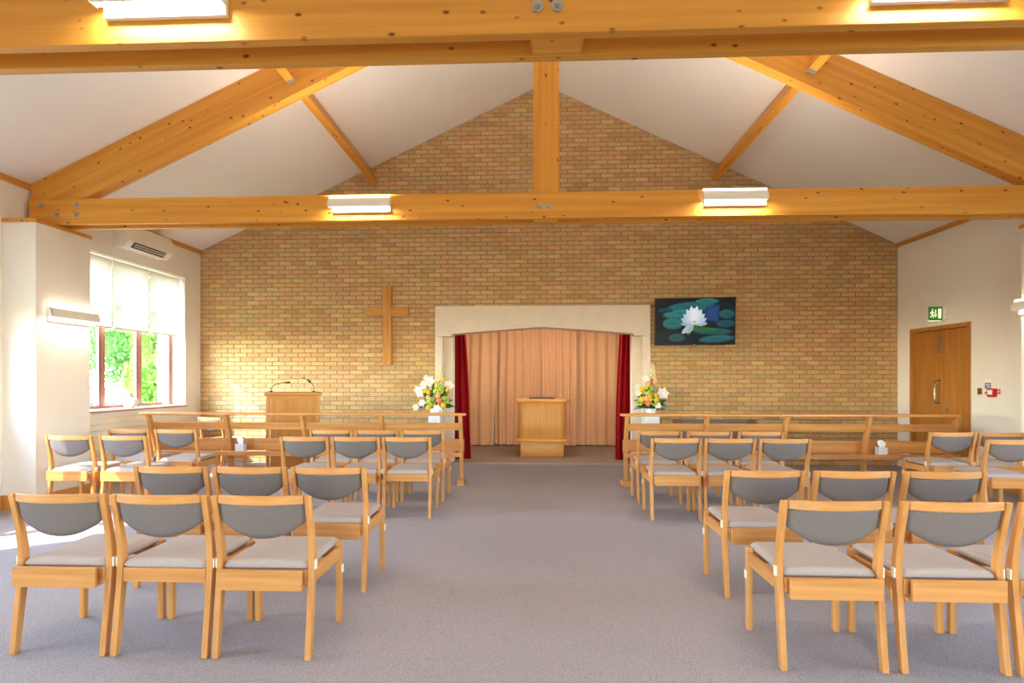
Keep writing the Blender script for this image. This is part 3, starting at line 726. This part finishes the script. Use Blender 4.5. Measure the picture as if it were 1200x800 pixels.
# ------------------------------------------------------------------ flower arrangements on pedestals
def flowers(pxl, pxr, cxp, blooms, side, y=9.14):
    x0, x1 = X(pxl, y), X(pxr, y); cx = (x0+x1)/2; hw = (x1-x0)/2
    pd = tag(empty('flower_pedestal', (cx, y, 0)), 'white square flower pedestal at the %s of the alcove' % side, 'pedestal', 'flower pedestals')
    zt = .86
    sub(B(cx-hw, cx+hw, y-hw, y+hw, .04, zt-.03), 'column', 'pedestal_white', pd, bevel=.003)
    sub(B(cx-hw-.012, cx+hw+.012, y-hw-.012, y+hw+.012, 0, .04), 'foot', 'pedestal_white', pd, bevel=.003)
    sub(B(cx-hw-.008, cx+hw+.008, y-hw-.008, y+hw+.008, zt-.03, zt), 'top', 'pedestal_white', pd, bevel=.003)
    fl = tag(empty('flower_arrangement', (cx, y, zt)), 'white, lime and yellow flower arrangement on the pedestal %s of the alcove' % side, 'flowers', 'flower arrangements')
    rnd = random.Random(len(blooms))
    sub(MB().lathe([(.06,0), (.085,.03), (.09,.07), (.08,.09)], 16, (cx, y, zt)), 'bowl', 'pedestal_white', fl, smooth=True)
    hub = Vector((cx, y, zt+.07))
    for (kind, px, py, sz, dy) in blooms:
        yy = y+dy; x = X(px, yy); z = Z(py, x, yy); c = Vector((x, yy, z)); s = sz*(yy/F)
        if kind == 'spike':                        # tall stock / gladiolus: a stem of small florets
            m = MB(); z0 = z-s/2
            for k in range(26):
                t = k/25; a = k*2.4; rr = s*.19*(1-.55*t)
                m.ball((x+rr*math.cos(a), yy+rr*math.sin(a), z0+t*s), s*.1*(1-.45*t), 6, 4)
            bl_ = sub(m, 'flower_spike', 'fl_cream', fl, smooth='all'); c = Vector((x, yy, z0))
        elif kind == 'hydrangea':
            m = MB()
            for k in range(44):
                v = Vector((rnd.gauss(0,1), rnd.gauss(0,1), rnd.gauss(0,1))).normalized()*s*.40
                m.ball(c+v, s*.13, 5, 3)
            bl_ = sub(m, 'hydrangea', 'fl_lime', fl)
        elif kind in ('yellow', 'peach', 'coral'):
            m = MB()
            for ring, (n_, rr, tilt) in enumerate(((6, .5, .25), (5, .36, .7), (4, .2, 1.1))):
                for k in range(n_):
                    a = 2*PI*k/n_+ring*.5; o = Vector((math.cos(a), -.35-.5*ring*.4, math.sin(a)))
                    m.ball(c+Vector((math.cos(a)*s*rr*.62, -s*.12*ring, math.sin(a)*s*rr*.62)), s*.24, 6, 4, (1, .6, 1))
            m.ball(c+Vector((0, -s*.26, 0)), s*.13, 6, 4)
            bl_ = sub(m, 'rose', 'fl_'+kind, fl, smooth='all')
        elif kind == 'white':                      # open lily / orchid head: six pointed petals
            m = MB()
            for k in range(6):
                a = 2*PI*k/6+rnd.uniform(-.3,.3); u = Vector((math.cos(a), 0, math.sin(a))); n_ = Vector((-math.sin(a), 0, math.cos(a))); o = Vector((0,-1,0))
                p = [c, c+u*s*.28+n_*s*.23-o*s*-.06, c+u*s*.58+o*s*.05, c+u*s*.28-n_*s*.23-o*s*-.06]
                m.add(p+[q+Vector((0,.008,0)) for q in p], [(0,1,2,3), (7,6,5,4), (0,1,5,4), (1,2,6,5), (2,3,7,6), (3,0,4,7)])
            m.ball(c+Vector((0,-.01,0)), s*.1, 6, 4)
            bl_ = sub(m, 'lily', 'fl_white', fl)
        # stem back to the bowl
        MB().tube([hub+Vector((0,0,-.03)), (hub+c)/2+Vector((0,.02,.02)), c+Vector((0,.02,0))], .005, 5).build('stem', 'leaf_dark', bl_)
    # foliage
    for k in range(80):
        a = rnd.uniform(0, 2*PI); el = rnd.uniform(.1, 1.35); ln = rnd.uniform(.10, .27)*(1.25 if el > .8 else 1)
        d = Vector((math.cos(a)*math.cos(el)*1.0, math.sin(a)*math.cos(el)*.55, math.sin(el))); base = hub+d*rnd.uniform(.02, .16)
        tip = base+d*ln+Vector((0,0,-.05 if el < .4 else 0)); mid = (base+tip)/2+Vector((0,0,.03)); n_ = d.cross(Vector((0,1,.3))).normalized()*ln*.16
        if n_.length < .005: continue
        m = MB(); m.add([base, mid+n_, tip, mid-n_, base+Vector((0,.004,0)), mid+n_+Vector((0,.004,0)), tip+Vector((0,.004,0)), mid-n_+Vector((0,.004,0))], [(0,1,2,3), (7,6,5,4), (0,1,5,4), (1,2,6,5), (2,3,7,6), (3,0,4,7)])
        sub(m, 'leaf', 'leaf_dark' if k % 3 else 'leaf_silver', fl)
flowers(503, 517, 510, [('spike',515.2,437,17,.0), ('white',501,448,17,-.04), ('white',492,458,14,-.02), ('white',526,452,13,.0), ('yellow',519,444.5,6,-.08), ('yellow',511,449,4.5,-.08),
        ('yellow',498.5,458,5.5,-.1), ('yellow',502,459.5,5.5,-.1), ('yellow',524.5,456.8,5.5,-.08), ('yellow',519.5,475.5,6.5,-.13), ('yellow',501.8,477.5,6,-.13),
        ('hydrangea',513.5,456,14,-.08), ('hydrangea',505.5,470.5,13,-.1), ('hydrangea',521,469.5,11.5,-.08), ('peach',513,463.5,6,-.14), ('peach',501.5,465.5,5.5,-.1), ('coral',514.5,469.5,7,-.15), ('peach',528,466,4,-.06),
        ('white',512.5,478,9,-.14), ('white',487,477,8,-.05), ('white',494.5,472,9,-.06), ('peach',505,455,5,-.06)], 'left')
flowers(754, 771, 762, [('spike',764.5,435,17,.0), ('peach',759.5,449.5,7,-.08), ('peach',768,446.8,7,-.08), ('white',776.5,461,14,-.04), ('white',756.5,443.5,9,.0), ('white',747,454,9,.0), ('white',748,460,8,-.03),
        ('hydrangea',760,457.5,13,-.08), ('hydrangea',750.5,470,10,-.08), ('hydrangea',766.5,471,9,-.1), ('yellow',752.5,456.5,6,-.1), ('yellow',752.2,467.5,6.5,-.13), ('yellow',760.8,464,6,-.14), ('yellow',768.5,463,5.5,-.1), ('yellow',769.5,468,5.5,-.12), ('yellow',762,468,5.5,-.15),
        ('peach',757.5,467,6.5,-.15), ('coral',759.5,472.5,6.5,-.15), ('white',771,475,8,-.1)], 'right')

# ------------------------------------------------------------------ pew fronts
PY = 7.53
def pew(px_posts, pxr0, pxr1, label):
    xs = [X(p, PY) for p in px_posts]; x0, x1 = xs[0], xs[-1]
    r = tag(empty('pew_front', ((x0+x1)/2, PY, 0)), label, 'pew', 'pew fronts before the dais')
    xr0, xr1 = X(pxr0, PY-.14), X(pxr1, PY-.14)
    def ypost(z): return 0 if z < .45 else -.135*((z-.45)/.48)**1.15
    for i, x in enumerate(xs):
        rings = []
        for z in (.0 if 0 else .075, .25, .45, .55, .65, .75, .85, .932):
            y = PY+ypost(z); hd = .035; rings.append([(x-.024, y-hd, z), (x+.024, y-hd, z), (x+.024, y+hd, z), (x-.024, y+hd, z)])
        sub(MB().loft(rings), 'post', 'beech_z', r, bevel=.004)
        sub(B(x-.05, x+.05, PY-.11, PY+.11, 0, .0745), 'foot', 'beech_x', r, bevel=.005)
    ytop = PY+ypost(.93)
    sub(B(xr0, xr1, ytop-.06, ytop+.06, .9325, .966), 'top_rail', 'beech_x', r, bevel=.012, seg=3)
    for a, b in zip(xs, xs[1:]):
        rings = []
        y0, y1 = PY+ypost(.735), PY+ypost(.835)
        for x in (a+.0245, b-.0245): rings.append([(x, y0-.010, .735), (x, y0+.010, .735), (x, y1+.010, .835), (x, y1-.010, .835)])
        sub(MB().loft(rings), 'back_board', 'beech_x', r, bevel=.003)
    sub(B(x0-.03, x1+.03, PY+.037, PY+.057, .44, .605), 'lower_panel', 'beech_x', r, bevel=.003)
    sub(B(x0-.03, x1+.03, PY-.125, PY-.037, .405, .437), 'shelf', 'beech_x', r, bevel=.004)
    sub(B(x0-.03, x1+.03, PY-.145, PY-.1255, .385, .447), 'shelf_edge', 'beech_x', r, bevel=.004)
    return r
pew((182, 271, 359, 450, 541), 165, 546, 'long pale beech pew front left of the aisle')
pew((733, 825, 917, 1012, 1113), 727, 1123, 'long pale beech pew front right of the aisle')
def tissue_box(px, label):
    y = PY-.085; x = X(px, y)
    r = tag(empty('tissue_box', (x, y, .4374)), label, 'tissue box', 'tissue boxes on the pew shelves')
    B(-.06, .06, -.035, .045, 0, .10).build('carton', 'tissue_print', r, bevel=.003)
    m = MB(); n = 10
    rings = []
    for z, s in ((.1, .02), (.13, .04), (.165, .045), (.185, .02)):
        rings.append([(s*math.cos(2*PI*k/n)*(1+.3*math.sin(k*3)), s*.5*math.sin(2*PI*k/n)*(1+.3*math.cos(k*5)), z+.01*math.sin(k*4)) for k in range(n)])
    m.loft(rings).build('tissue', 'white_paper', r)
tissue_box(282, 'white tissue box on the shelf of the left pew front')
tissue_box(1033, 'white tissue box on the shelf of the right pew front')

# ------------------------------------------------------------------ chairs
def make_chair():
    r = empty('stacking_chair')
    cl = [(0,0,.020), (.016,.12,.0215), (.036,.28,.024), (.050,.40,.0255), (.054,.47,.025), (.050,.54,.023), (.036,.63,.020), (.016,.72,.018), (-.004,.80,.0165), (-.009,.823,.016)]
    def yp(z):
        for a, b in zip(cl, cl[1:]):
            if a[1] <= z <= b[1]: t = (z-a[1])/(b[1]-a[1]); return a[0]+(b[0]-a[0])*t
        return cl[-1][0]
    for s in (-1, 1):
        x = s*.2375
        MB().loft([[(x-.0155, y-h*.9, z), (x+.0155, y-h*.9, z), (x+.0155, y+h*.9, z), (x-.0155, y+h*.9, z)] for y, z, h in cl]).build('back_post', 'beech_z', r, bevel=.005)
        B(x-.0165, x+.0165, .427, .462, 0, .462).build('leg', 'beech_z', r, bevel=.005)
        B(x-.014, x+.014, .075, .4245, .37, .435).build('side_rail', 'beech_y', r, bevel=.004)
    n = 10; rings = []
    for i in range(n+1):
        u = -1+2*i/n; x = u*.2185; y = yp(.80)-.03*(1-u*u)
        dz = .006*(1-u*u)
        rings.append([(x, y-.012, .783-dz), (x, y+.012, .783-dz), (x, y+.012, .824), (x, y-.012, .824)])
    MB().loft(rings).build('top_rail', 'beech_x', r, bevel=.004)
    # upholstered back with a rounded lower edge
    nx, nz = 16, 7; vs = []; fs = []
    for side in (0, 1):
        for jz in range(nz+1):
            for i in range(nx+1):
                u = -1+2*i/nx; v = jz/nz
                zb = .690-.088*(1-abs(u)**2.2); z = .784+(zb-.784)*v
                edge = min(1, 6*min(1-abs(u), v+.08, 1-v+.0001)); th = .006+.009*math.sqrt(max(0, edge))
                y = yp(z)-.03*(1-u*u)+.002+(th if side else -th)
                vs.append((u*.217, y, z))
    o = (nx+1)*(nz+1)
    for jz in range(nz):
        for i in range(nx):
            a = jz*(nx+1)+i; q = (a, a+1, a+nx+2, a+nx+1); fs.append(q[::-1]); fs.append(tuple(k+o for k in q))
    rim = [i for i in range(nx+1)]+[jz*(nx+1)+nx for jz in range(1, nz+1)]+[nz*(nx+1)+i for i in range(nx-1, -1, -1)]+[jz*(nx+1) for jz in range(nz-1, 0, -1)]
    for a, b in zip(rim, rim[1:]+rim[:1]): fs.append((a, b, b+o, a+o))
    MB().add(vs, fs).build('backrest', 'fabric', r, smooth='all')
    # seat pad, crowned
    nx, ny = 14, 14; vs = []; fs = []
    for side in (0, 1):
        for jy in range(ny+1):
            for i in range(nx+1):
                u, v = -1+2*i/nx, -1+2*jy/ny
                u = math.copysign(1-(1-abs(u))**1.8, u); v = math.copysign(1-(1-abs(v))**1.8, v)
                du, dv_ = (1-abs(u))*.2165, (1-abs(v))*.227; rr = .022
                ez = lambda q: 1-(1-min(1, q/rr))**2
                e = math.sqrt(ez(du))*math.sqrt(ez(dv_))
                z = .450+(.028*e+.008*(1-u*u)*(1-v*v) if side else -.018*e)
                vs.append((u*.2165, .262+v*.227, z+.008*(v+1)/2))
    o = (nx+1)*(ny+1)
    for jy in range(ny):
        for i in range(nx):
            a = jy*(nx+1)+i; q = (a, a+1, a+nx+2, a+nx+1); fs.append(q[::-1]); fs.append(tuple(k+o for k in q))
    rim = [i for i in range(nx+1)]+[j*(nx+1)+nx for j in range(1, ny+1)]+[ny*(nx+1)+i for i in range(nx-1, -1, -1)]+[j*(nx+1) for j in range(ny-1, 0, -1)]
    for a, b in zip(rim, rim[1:]+rim[:1]): fs.append((a, b, b+o, a+o))
    MB().add(vs, fs).build('seat_pad', 'fabric_seat', r, smooth='all')
    B(-.2185, .2185, .03, .05, .365, .436).build('rear_rail', 'beech_x', r, bevel=.004)
    B(-.2175, .2175, .435, .455, .375, .435).build('front_rail', 'beech_x', r, bevel=.004)
    B(-.218, .218, -.035, -.017, .352, .456).build('book_tray', 'beech_x', r, bevel=.004)
    B(-.212, .212, -.0165, .0295, .354, .364).build('tray_base', 'beech_x', r)
    for s in (-1, 1):
        B(s*.2565-.004, s*.2565+.004, .035, .06, .44, .49).build('link_clip', 'clip', r, bevel=.002)
        B(s*.2575-.0035, s*.2575+.0035, .43, .455, .29, .335).build('link_clip', 'clip', r, bevel=.002)
    return r
proto = make_chair(); used = [False]
ROW = {1: 2.765, 2: 3.67, 3: 5.66, 4: 6.43}
ords = {1: 'nearest row', 2: 'second row', 3: 'third row', 4: 'fourth row'}
def chair(px, row, label, rz=0, tray=True, group='grey upholstered beech chairs', xyz=None):
    o = proto if not used[0] else copy_tree(proto); used[0] = True
    o.location = xyz if xyz else (X(px, ROW[row]), ROW[row], 0); o.rotation_euler = (0, 0, rz)
    tag(o, label, 'chair', group)
    o['_t'] = tray
    return o
chairs = []
def rowset(pxs, row, where, posn, notray=()):
    for i, px in enumerate(pxs):
        chairs.append(chair(px, row, 'grey chair, %s, %s %s' % (ords[row], where, posn[i]), rz=random.uniform(-.012, .012), tray=i not in notray))
LP = ['farthest from the aisle', 'middle of three', 'beside the aisle']
rowset((69, 187.5, 307), 1, 'left of the aisle,', LP, (1,))
rowset((201, 293, 385), 2, 'left of the aisle,', LP)
rowset((356.5, 416.5, 476.5), 3, 'left of aisle,', LP, (2,))
rowset((388, 441.5, 495), 4, 'left of aisle,', LP)
rowset((81, 144), 3, 'sunlit pair by the left wall,', ['by the pier', 'away from the pier'])
rowset((151, 206), 4, 'sunlit pair by the left wall,', ['by the window', 'away from the window'])
RP = ['beside the aisle', 'middle of three', 'farthest from the aisle']
rowset((977, 1119, 1258), 1, 'right of the aisle,', ['beside the aisle', 'middle of three', 'cut by the picture edge'])
rowset((896, 1001, 1107), 2, 'right of the aisle,', RP)
rowset((792.5, 855.5, 920), 3, 'right of aisle,', RP)
rowset((773, 831.5, 891.5), 4, 'right of aisle,', RP)
rowset((1187,), 3, 'by the right wall,', ['cut by the picture edge'])
rowset((1116, 1174), 4, 'pair by the right wall,', ['nearer the aisle', 'nearer the wall'])
yc = 8.55
chairs.append(chair(0, 0, 'grey beech chair alone beyond the left pew front, by the brick corner', rz=-.35, tray=False, xyz=(X(246, yc), yc, 0)))
for c in chairs:
    if not c['_t']:
        for ch in list(c.children):
            if ch.name.split('.')[0] in ('book_tray', 'tray_base'): bpy.data.objects.remove(ch)
    del c['_t']

# low upholstered bench beyond the right pew front
def settee():
    y = 8.75; x0, x1 = X(789, y), X(886, y)
    r = tag(empty('bench_seat', ((x0+x1)/2, y, 0)), 'low grey upholstered bench against the brick wall behind the right pew front', 'bench')
    for a in (x0, x1-.12):
        sub(B(a, a+.12, y, y+.06, 0, .79), 'end_post', 'settee_wood', r, bevel=.006)
        sub(B(a+.02, a+.10, y+.42, y+.48, 0, .42), 'leg', 'settee_wood', r, bevel=.006)
    sub(B(x0+.121, x1-.121, y+.005, y+.06, .5, .785), 'backrest', 'fabric', r, bevel=.015, seg=3)
    sub(B(x0+.121, x1-.121, y+.062, y+.48, .36, .45), 'seat', 'fabric_seat', r, bevel=.02, seg=3)
    sub(B(x0+.121, x1-.121, y+.01, y+.05, .34, .42), 'rear_rail', 'settee_wood', r)
settee()

# ------------------------------------------------------------------ double door and its fittings
def door():
    y0, y1, _, zt = DOOR; x = W
    r = struct(empty('door_1', (x, (y0+y1)/2, 0)), 'oak double door in an oak frame')
    m = MB(); m.box(x-.015, x+.12, y0, y0+.06, 0, zt); m.box(x-.015, x+.12, y1-.06, y1, 0, zt); m.box(x-.015, x+.12, y0+.06, y1-.06, zt-.06, zt)
    sub(m, 'frame', 'door_wood', r, bevel=.004)
    ys = YW(1104, x)
    for a, b, nm in ((y0+.063, ys-.002, 0), (ys+.002, y1-.063, 1)):
        leaf = sub(B(x+.03, x+.075, a, b, .008, zt-.064), 'door_leaf', 'door_wood', r, bevel=.003)
        # head panel joint
        c = B(x+.026, x+.0299, a+.05, b-.05, zt-.28, zt-.1).build('head_panel', 'door_wood', leaf, bevel=.002)
        if nm == 1:
            pts = [(x+.03, a+.09, 1.12), (x-.03, a+.09, 1.13), (x-.045, a+.09, 1.18), (x-.045, a+.09, 1.40), (x-.03, a+.09, 1.45), (x+.03, a+.09, 1.46)]
            pts = [(p[0], p[1], p[2]-.06) for p in pts]
            MB().tube(pts, .014, 10).build('pull_handle', 'steel', leaf, smooth='all')
            MB().box(x+.012, x+.0298, a+.06, a+.10, 1.80, 2.06).build('flush_bolt', 'steel', leaf)
        else:
            MB().disc((x+.024, b-.05, .98), .022, 'x', .006).build('lock_escutcheon', 'steel', leaf)
            pts = [(x+.03, b-.09, 1.07), (x-.02, b-.09, 1.08), (x-.028, b-.09, 1.12), (x-.028, b-.09, 1.34), (x-.02, b-.09, 1.38), (x+.03, b-.09, 1.39)]
    return r
door()
struct(B(W+.06+.24, W+.36, 7.6, 9.3, 0, 2.4).build('wall_lobby', 'wall_paint'), 'plain wall beyond the door')
def exit_sign():
    x = W; y = YW(1104, x-.05)+.16
    r = tag(empty('exit_sign', (x, y, 2.3)), 'green running-man exit sign above the oak door', 'exit sign')
    z0, z1 = Z(376.5, x, y), Z(361, x, y); xl = X(1088.5, y-.16)
    sub(B(x-.045, x-.001, YW(1112, x), y-.02, z0, z1), 'housing', 'white_gloss', r, bevel=.006)
    g = sub(B(xl, x-.055, y-.17, y-.15, z0, z1), 'sign_panel', 'exit_green', r, bevel=.002)
    sub(B(xl, x-.055, y-.15, y-.135, z0-.012, z0+.01), 'lamp_strip', 'exit_white', r)
    wd = (x-.055-xl); hh = z1-z0; yy = y-.1705
    def q(name, pts):
        m = MB(); m.prism([(xl+p[0]*wd, z0+p[1]*hh) for p in pts], 'y', yy-.002, yy)
        sub(m, name, 'exit_white', r)
    q('doorway_symbol', [(.68,.15), (.92,.15), (.92,.85), (.68,.85)])
    q('arrow_symbol', [(.48,.2), (.58,.42), (.52,.42), (.52,.78), (.44,.78), (.44,.42), (.38,.42)])
    q('runner_head', [(.24+.05*math.cos(k*PI/4), .78+.07*math.sin(k*PI/4)) for k in range(8)])
    q('runner_body', [(.17,.68), (.27,.68), (.3,.45), (.2,.4)])
    q('runner_leg', [(.2,.44), (.28,.44), (.36,.3), (.33,.16), (.29,.17), (.3,.28)])
    q('runner_leg', [(.18,.42), (.24,.4), (.16,.22), (.05,.24), (.05,.3), (.13,.3)])
    q('runner_arm', [(.18,.66), (.08,.58), (.06,.46), (.1,.45), (.13,.54), (.2,.58)])
    q('runner_arm', [(.26,.64), (.36,.56), (.34,.51), (.25,.56)])
exit_sign()
def wallbox(name, px0, px1, py0, py1, d, mat, label, cat, **kw):
    ya, yb = YW(px1, W), YW(px0, W); ym = (ya+yb)/2; z0, z1 = Z(py1, W, ym), Z(py0, W, ym)
    r = tag(empty(name, (W, ym, z0)), label, cat)
    return r, ya, yb, z0, z1
r, ya, yb, z0, z1 = wallbox('light_switch', 1146, 1151, 454.5, 462, .01, 'brass', 'brass switch plate on the wall beside the door', 'switch')
sub(B(W-.008, W-.0005, ya, yb, z0, z1), 'plate', 'brass', r, bevel=.002)
sub(B(W-.013, W-.0085, (ya+yb)/2-.012, (ya+yb)/2+.012, (z0+z1)/2-.014, (z0+z1)/2+.014), 'rocker', 'brass', r)
r, ya, yb, z0, z1 = wallbox('fire_notice', 1154.5, 1162, 444, 461.5, .01, 'white_paper', 'small blue and white fire notice above the red call point', 'notice')
sub(B(W-.005, W-.0005, ya, yb, z0, z1), 'backing', 'white_paper', r)
zz = z1-.05; sub(B(W-.0065, W-.0052, ya+.002, yb-.002, zz-.075, zz), 'blue_field', 'blue_print', r)
for k in range(3): sub(B(W-.0075, W-.0067, ya+.012, yb-.012-.01*k, zz-.024-k*.02, zz-.016-k*.02), 'text_line', 'white_paper', r)
sub(B(W-.0065, W-.0052, ya+.002, yb-.002, z0+.002, z0+.028), 'red_field', 'red_plastic', r)
r, ya, yb, z0, z1 = wallbox('call_point', 1160.5, 1169, 455, 464, .05, 'red_plastic', 'red break-glass fire alarm call point on the cream wall', 'call point')
sub(B(W-.05, W-.0005, ya, yb, z0, z1), 'box', 'red_plastic', r, bevel=.004)
sub(B(W-.053, W-.0502, ya+.02, yb-.02, z0+.02, z1-.02), 'glass_plate', 'white_paper', r)
sub(B(ya*0+W-.045, W-.01, ya+.01, yb-.01, z0-.012, z0-.0005), 'test_flap', 'red_plastic', r)
r, ya, yb, z0, z1 = wallbox('fire_sign', 1169.8, 1172.5, 456, 461.5, .004, 'red_plastic', 'tiny red fire action label right of the call point', 'notice')
sub(B(W-.004, W-.0005, ya, yb, z0, z1), 'plate', 'red_plastic', r)
sub(B(W-.0052, W-.0042, ya+.008, yb-.008, (z0+z1)/2-.01, (z0+z1)/2+.01), 'white_band', 'white_paper', r)

# ------------------------------------------------------------------ outside the windows
gm = MB(); nx, ny = 24, 16; vs = []; fs = []
for i in range(nx+1):
    for k in range(ny+1):
        x = -W-.3-i*1.2; y = -12+k*3.2; d = -W-.3-x
        z = -.15+max(0, min(1, (d-2.2)/4.5))*.95+.12*math.sin(x*1.7+y*.9)*(d > 2)
        vs.append((x, y, z))
for i in range(nx):
    for k in range(ny):
        a = i*(ny+1)+k; fs.append((a, a+1, a+ny+2, a+ny+1))
gm.add(vs, fs); struct(gm.build('ground', 'grass', smooth='all'), 'grassy bank rising outside the left windows')
struct(B(W+.3, 40, -12, 30, -.4, -.15).build('ground_right', 'grass'), 'level grass outside the right wall')
struct(B(-6.0, 6.0, -30, YB-.31, -.4, -.15).build('ground_rear', 'grass'), 'level grass behind the building')
struct(B(X(185, WF+.1), -W-.301, WF+.1, WF+.55, -.15, 3.0).build('wall_buttress', 'render_white'), 'white rendered buttress outside the far window')
def leafball(m, c, rx, ry, rz, n, s, rnd):
    for _ in range(n):
        v = Vector((rnd.gauss(0,1), rnd.gauss(0,1), rnd.gauss(0,1))).normalized()*(rnd.random()**.4)
        p = Vector(c)+Vector((v.x*rx, v.y*ry, v.z*rz)); a = Vector((rnd.gauss(0,1), rnd.gauss(0,1), rnd.gauss(0,1))).normalized(); b = a.cross(Vector((rnd.gauss(0,1), rnd.gauss(0,1), rnd.gauss(0,1)))).normalized()
        m.add([p-a*s, p+b*s*.5, p+a*s, p-b*s*.5], [(0,1,2,3)])
def tree(x, y, z, h, rad, mat, label, seed, n=2600, s=.13):
    rnd = random.Random(seed)
    r = tag(empty('garden_tree', (x, y, z)), label, 'tree', 'trees outside the far window')
    t = MB(); t.tube([(0,0,-.2), (.05,0,h*.3), (-.04,.05,h*.6), (.03,0,h*.9)], [.11, .09, .06, .02], 7)
    for k in range(5):
        a = rnd.uniform(0, 2*PI); hz = h*rnd.uniform(.25, .6); t.tube([(0,0,hz), (math.cos(a)*rad*.4, math.sin(a)*rad*.4, hz+h*.16), (math.cos(a)*rad*.75, math.sin(a)*rad*.75, hz+h*.22)], [.04, .025, .01], 5)
    t.build('trunk', 'bark', r, smooth='all')
    m = MB()
    for k in range(9):
        a = rnd.uniform(0, 2*PI); q = rnd.uniform(0, .6)*rad
        leafball(m, (math.cos(a)*q, math.sin(a)*q, h*rnd.uniform(.12, .8)), rad*.6, rad*.55, h*.17, n//9, s, rnd)
    o = m.build('foliage', mat, r, fix=False); o['kind'] = 'stuff'
tree(-7.95, 11.3, .2, 4.6, .62, 'leaf_tree', 'bright green young tree beside the buttress outside the far window', 1, 7000, .055)
tree(-13.4, 18.0, .8, 7.5, 1.7, 'leaf_tree_dark', 'tall leafy tree on the bank, middle pane of the far window', 2, 9000, .09)
tree(-17.6, 19.0, .8, 7.0, 1.9, 'leaf_tree_dark', 'broad leafy tree on the bank, left pane of the far window', 3, 9000, .09)
tree(-18.5, 24.5, .8, 9.0, 2.4, 'leaf_tree_dark', 'tall tree behind the other trees on the bank', 4, 8000, .13)
tree(-13.4, 22.5, .8, 8.0, 1.8, 'leaf_tree', 'pale green tree rising behind the bright young tree', 5, 8000, .11)
def shrub(x, y, z, r_, label, seed):
    rnd = random.Random(seed); r = tag(empty('pale_shrub', (x, y, z)), label, 'shrub', 'pale shrubs on the bank')
    m = MB(); leafball(m, (0, 0, .25), r_, r_, .38, 2200, .04, rnd); o = m.build('foliage', 'shrub_pale', r, fix=False); o['kind'] = 'stuff'
    t = MB()
    for k in range(5):
        a = k*1.25; t.tube([(0,0,-.15), (math.cos(a)*r_*.5, math.sin(a)*r_*.5, .25)], [.02, .008], 5)
    t.build('stems', 'bark', r)
sp = [(-8.9, 12.4), (-10.2, 13.0), (-9.9, 14.4), (-11.5, 13.9), (-11.2, 15.4), (-12.9, 15.0), (-10.7, 11.6), (-12.2, 12.4)]
pos = ['nearest the far window', 'in the middle pane, front', 'beneath the bright young tree', 'in the middle pane, rear', 'before the pale green tree', 'before the tall middle tree', 'at the left pane, front', 'at the left pane, rear']
for k, (x, y) in enumerate(sp): shrub(x, y, .62, .72, 'pale whitish shrub on the bank, '+pos[k], 30+k)
